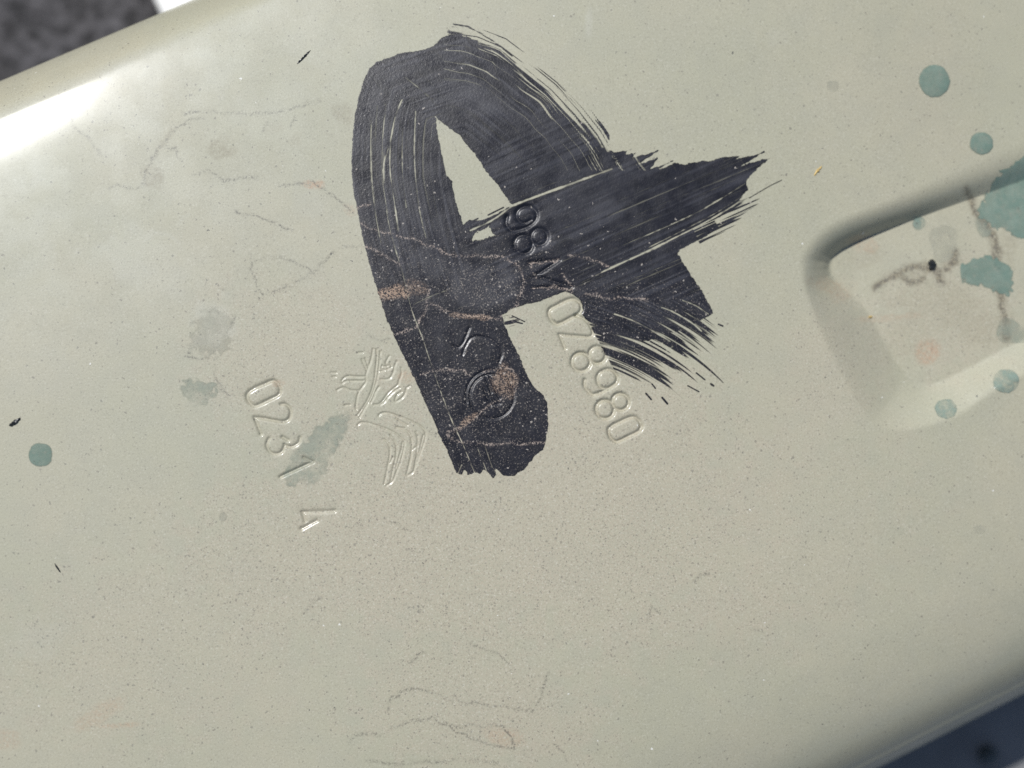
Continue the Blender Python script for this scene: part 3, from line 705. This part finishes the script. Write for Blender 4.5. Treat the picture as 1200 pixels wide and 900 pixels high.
def sliver(name, label, cat, pts, rad, mat, group=None, seed=1):
    """a ragged bent splinter lying on the sheet; pts in photograph pixels, rad in pixels"""
    r = np.random.default_rng(seed)
    pl = smooth(pts, 5)
    cen = np.array([world_at(*p) for p in pl])
    bm = bmesh.new(); rings = []
    n = len(cen); k = 7
    for i, c in enumerate(cen):
        t = cen[min(i + 1, n - 1)] - cen[max(i - 1, 0)]; t /= np.linalg.norm(t)
        sd = np.cross(t, [0, 0, 1.0]); up = np.array([0, 0, 1.0])
        f = math.sin(math.pi * (i + .35) / (n - 1 + .7)) ** .6 * (0.75 + .5 * r.random())
        R = rad * K * f
        rings.append([bm.verts.new(c + up * R * .6 + (sd * math.cos(q) + up * math.sin(q) * .6) * R * (.65 + .7 * r.random())) for q in np.linspace(0, 2 * math.pi, k, endpoint=False)])
    for i in range(n - 1):
        for j in range(k): bm.faces.new((rings[i][j], rings[i][(j + 1) % k], rings[i + 1][(j + 1) % k], rings[i + 1][j]))
    bm.faces.new(rings[0][::-1]); bm.faces.new(rings[-1])
    bmesh.ops.recalc_face_normals(bm, faces=bm.faces)
    me = bpy.data.meshes.new(name); bm.to_mesh(me); bm.free(); me.materials.append(mat)
    o = bpy.data.objects.new(name, me); sc.collection.objects.link(o)
    o['label'] = label; o['category'] = cat
    if group: o['group'] = group
    return o

M_GRIT = plain_material('black grit', (.018, .02, .02), .3, .4, .2)
M_STRAW = plain_material('dry straw', (.50, .36, .13), .6, .3, .2)
sliver('grit_lump', 'glossy black grit lump lying in the pocket', 'grit', [(1091, 304), (1091.5, 309), (1091, 317)], 4.2, M_GRIT, None, 3)
sliver('dark_sliver', 'thin black sliver lying near the left edge of the panel', 'splinter', [(11, 499), (17, 495), (24, 490)], 1.8, M_GRIT, 'slivers lying on the panel', 4)
sliver('dark_sliver', 'dark bent fibre lying near the upper left highlight', 'splinter', [(348, 75), (353, 70), (358, 65), (364, 59)], 1.1, M_GRIT, 'slivers lying on the panel', 5)
sliver('dark_sliver', 'short dark sliver lying on the lower left of the panel', 'splinter', [(64, 660), (67, 665), (71, 671)], .8, M_GRIT, 'slivers lying on the panel', 6)
sliver('straw_bit', 'tiny yellow straw bit right of the black point', 'straw', [(954, 206), (958, 200), (963, 195)], 1.6, M_STRAW, None, 8)
sliver('straw_bit', 'tiny yellow crumb on the left pocket wall', 'straw', [(1018, 372), (1022, 371)], 1.6, M_STRAW, None, 9)

# ------------------------------------------------------------------ what shows past the panel's edges
def at(u, v, z):
    d = xc * (u - 600) / FPX - yc * (v - 450) / FPX - zc
    return CAM + d * ((z - CAM[2]) / d[2])

def rock_ground():
    n = 300
    t = np.linspace(-1, 1, n); xs = 1.6 * np.sinh(3.4 * t) / math.sinh(3.4)
    X, Y = np.meshgrid(xs, xs)
    x = X.ravel(); y = Y.ravel()
    z = -.0725 + .006 * (vnoise(x * 110 + 60, y * 110 + 60) - .5) + .004 * (vnoise(x * 260 + 90, y * 260 + 60) - .5)
    o = link_mesh('ground', np.stack([x, y, z], 1), grid_quads(n, n)[:, ::-1], plain_material('dark grey asphalt', (.050, .048, .051), .9, .85, .05, relief=.3))
    o['kind'] = 'structure'
rock_ground()

def rounded_box(bm, c, ax, size, bev, seg=3):
    r = bmesh.ops.create_cube(bm, size=1.0)
    ux, uy, uz = [np.array(q, float) for q in ax]
    for vv in r['verts']:
        l = np.array(vv.co) * np.array(size)
        vv.co = Vector(np.array(c) + ux * l[0] + uy * l[1] + uz * l[2])
    es = list({e for vv in r['verts'] for e in vv.link_edges})
    bmesh.ops.bevel(bm, geom=es, offset=bev, segments=seg, profile=.5, affect='EDGES')

def mesh_obj(name, bm, mat, parent=None, sm=True):
    bmesh.ops.recalc_face_normals(bm, faces=bm.faces)
    me = bpy.data.meshes.new(name); bm.to_mesh(me); bm.free(); me.materials.append(mat)
    if sm:
        for p in me.polygons: p.use_smooth = True
    o = bpy.data.objects.new(name, me); sc.collection.objects.link(o)
    if parent: o.parent = parent
    return o

# white thing at the top edge
bm = bmesh.new()
c = at(256, -30, -.064)
rounded_box(bm, c, (a_hat, -n_hat, (0, 0, 1)), (.026, .040, .014), .002, 4)
o = mesh_obj('white_plate', bm, plain_material('white gloss paint', (.8, .8, .78), .5, .03))
o['label'] = 'blurred bright white plate past the top edge of the panel'; o['category'] = 'plate'

# dark blue plate with a bolt under the lower right edge
c = at(1190, 945, -.064)
bm = bmesh.new()
rounded_box(bm, c, (a_hat, -n_hat, (0, 0, 1)), (.22, .14, .006), .0015, 3)
plate = mesh_obj('blue_plate', bm, plain_material('dark blue paint', (.20, .20, .20), .55, .15, .008))
plate['label'] = 'blurred dark blue metal plate under the lower right edge'; plate['category'] = 'metal plate'
b0 = at(1153, 882, -.062)
bm = bmesh.new()
prof = [(0, .0034), (.0012, .0029), (.0017, .0024), (.0018, .0014), (.0018, .0004), (.0030, .0004), (.0033, .0001), (.0033, -.002)]
prev = None
for k in range(28):
    t = 2 * math.pi * k / 28
    cur = [bm.verts.new(b0 + np.array([math.cos(t) * r, math.sin(t) * r, z])) for r, z in prof[1:]]
    if k == 0: first = cur; top = bm.verts.new(b0 + np.array([0, 0, prof[0][1]]))
    else:
        bm.faces.new((top, prev[0], cur[0]))
        for j in range(len(cur) - 1): bm.faces.new((prev[j], prev[j + 1], cur[j + 1], cur[j]))
    prev = cur
bm.faces.new((top, prev[0], first[0]))
for j in range(len(first) - 1): bm.faces.new((prev[j], prev[j + 1], first[j + 1], first[j]))
o = mesh_obj('bolt_head', bm, plain_material('dark bolt', (.06, .08, .09), .5, .3, .05), plate)
o['label'] = 'round blurred bolt head with washer'
print('tris', sum(len(m.loops) - 2 * len(m.polygons) for m in bpy.data.meshes))
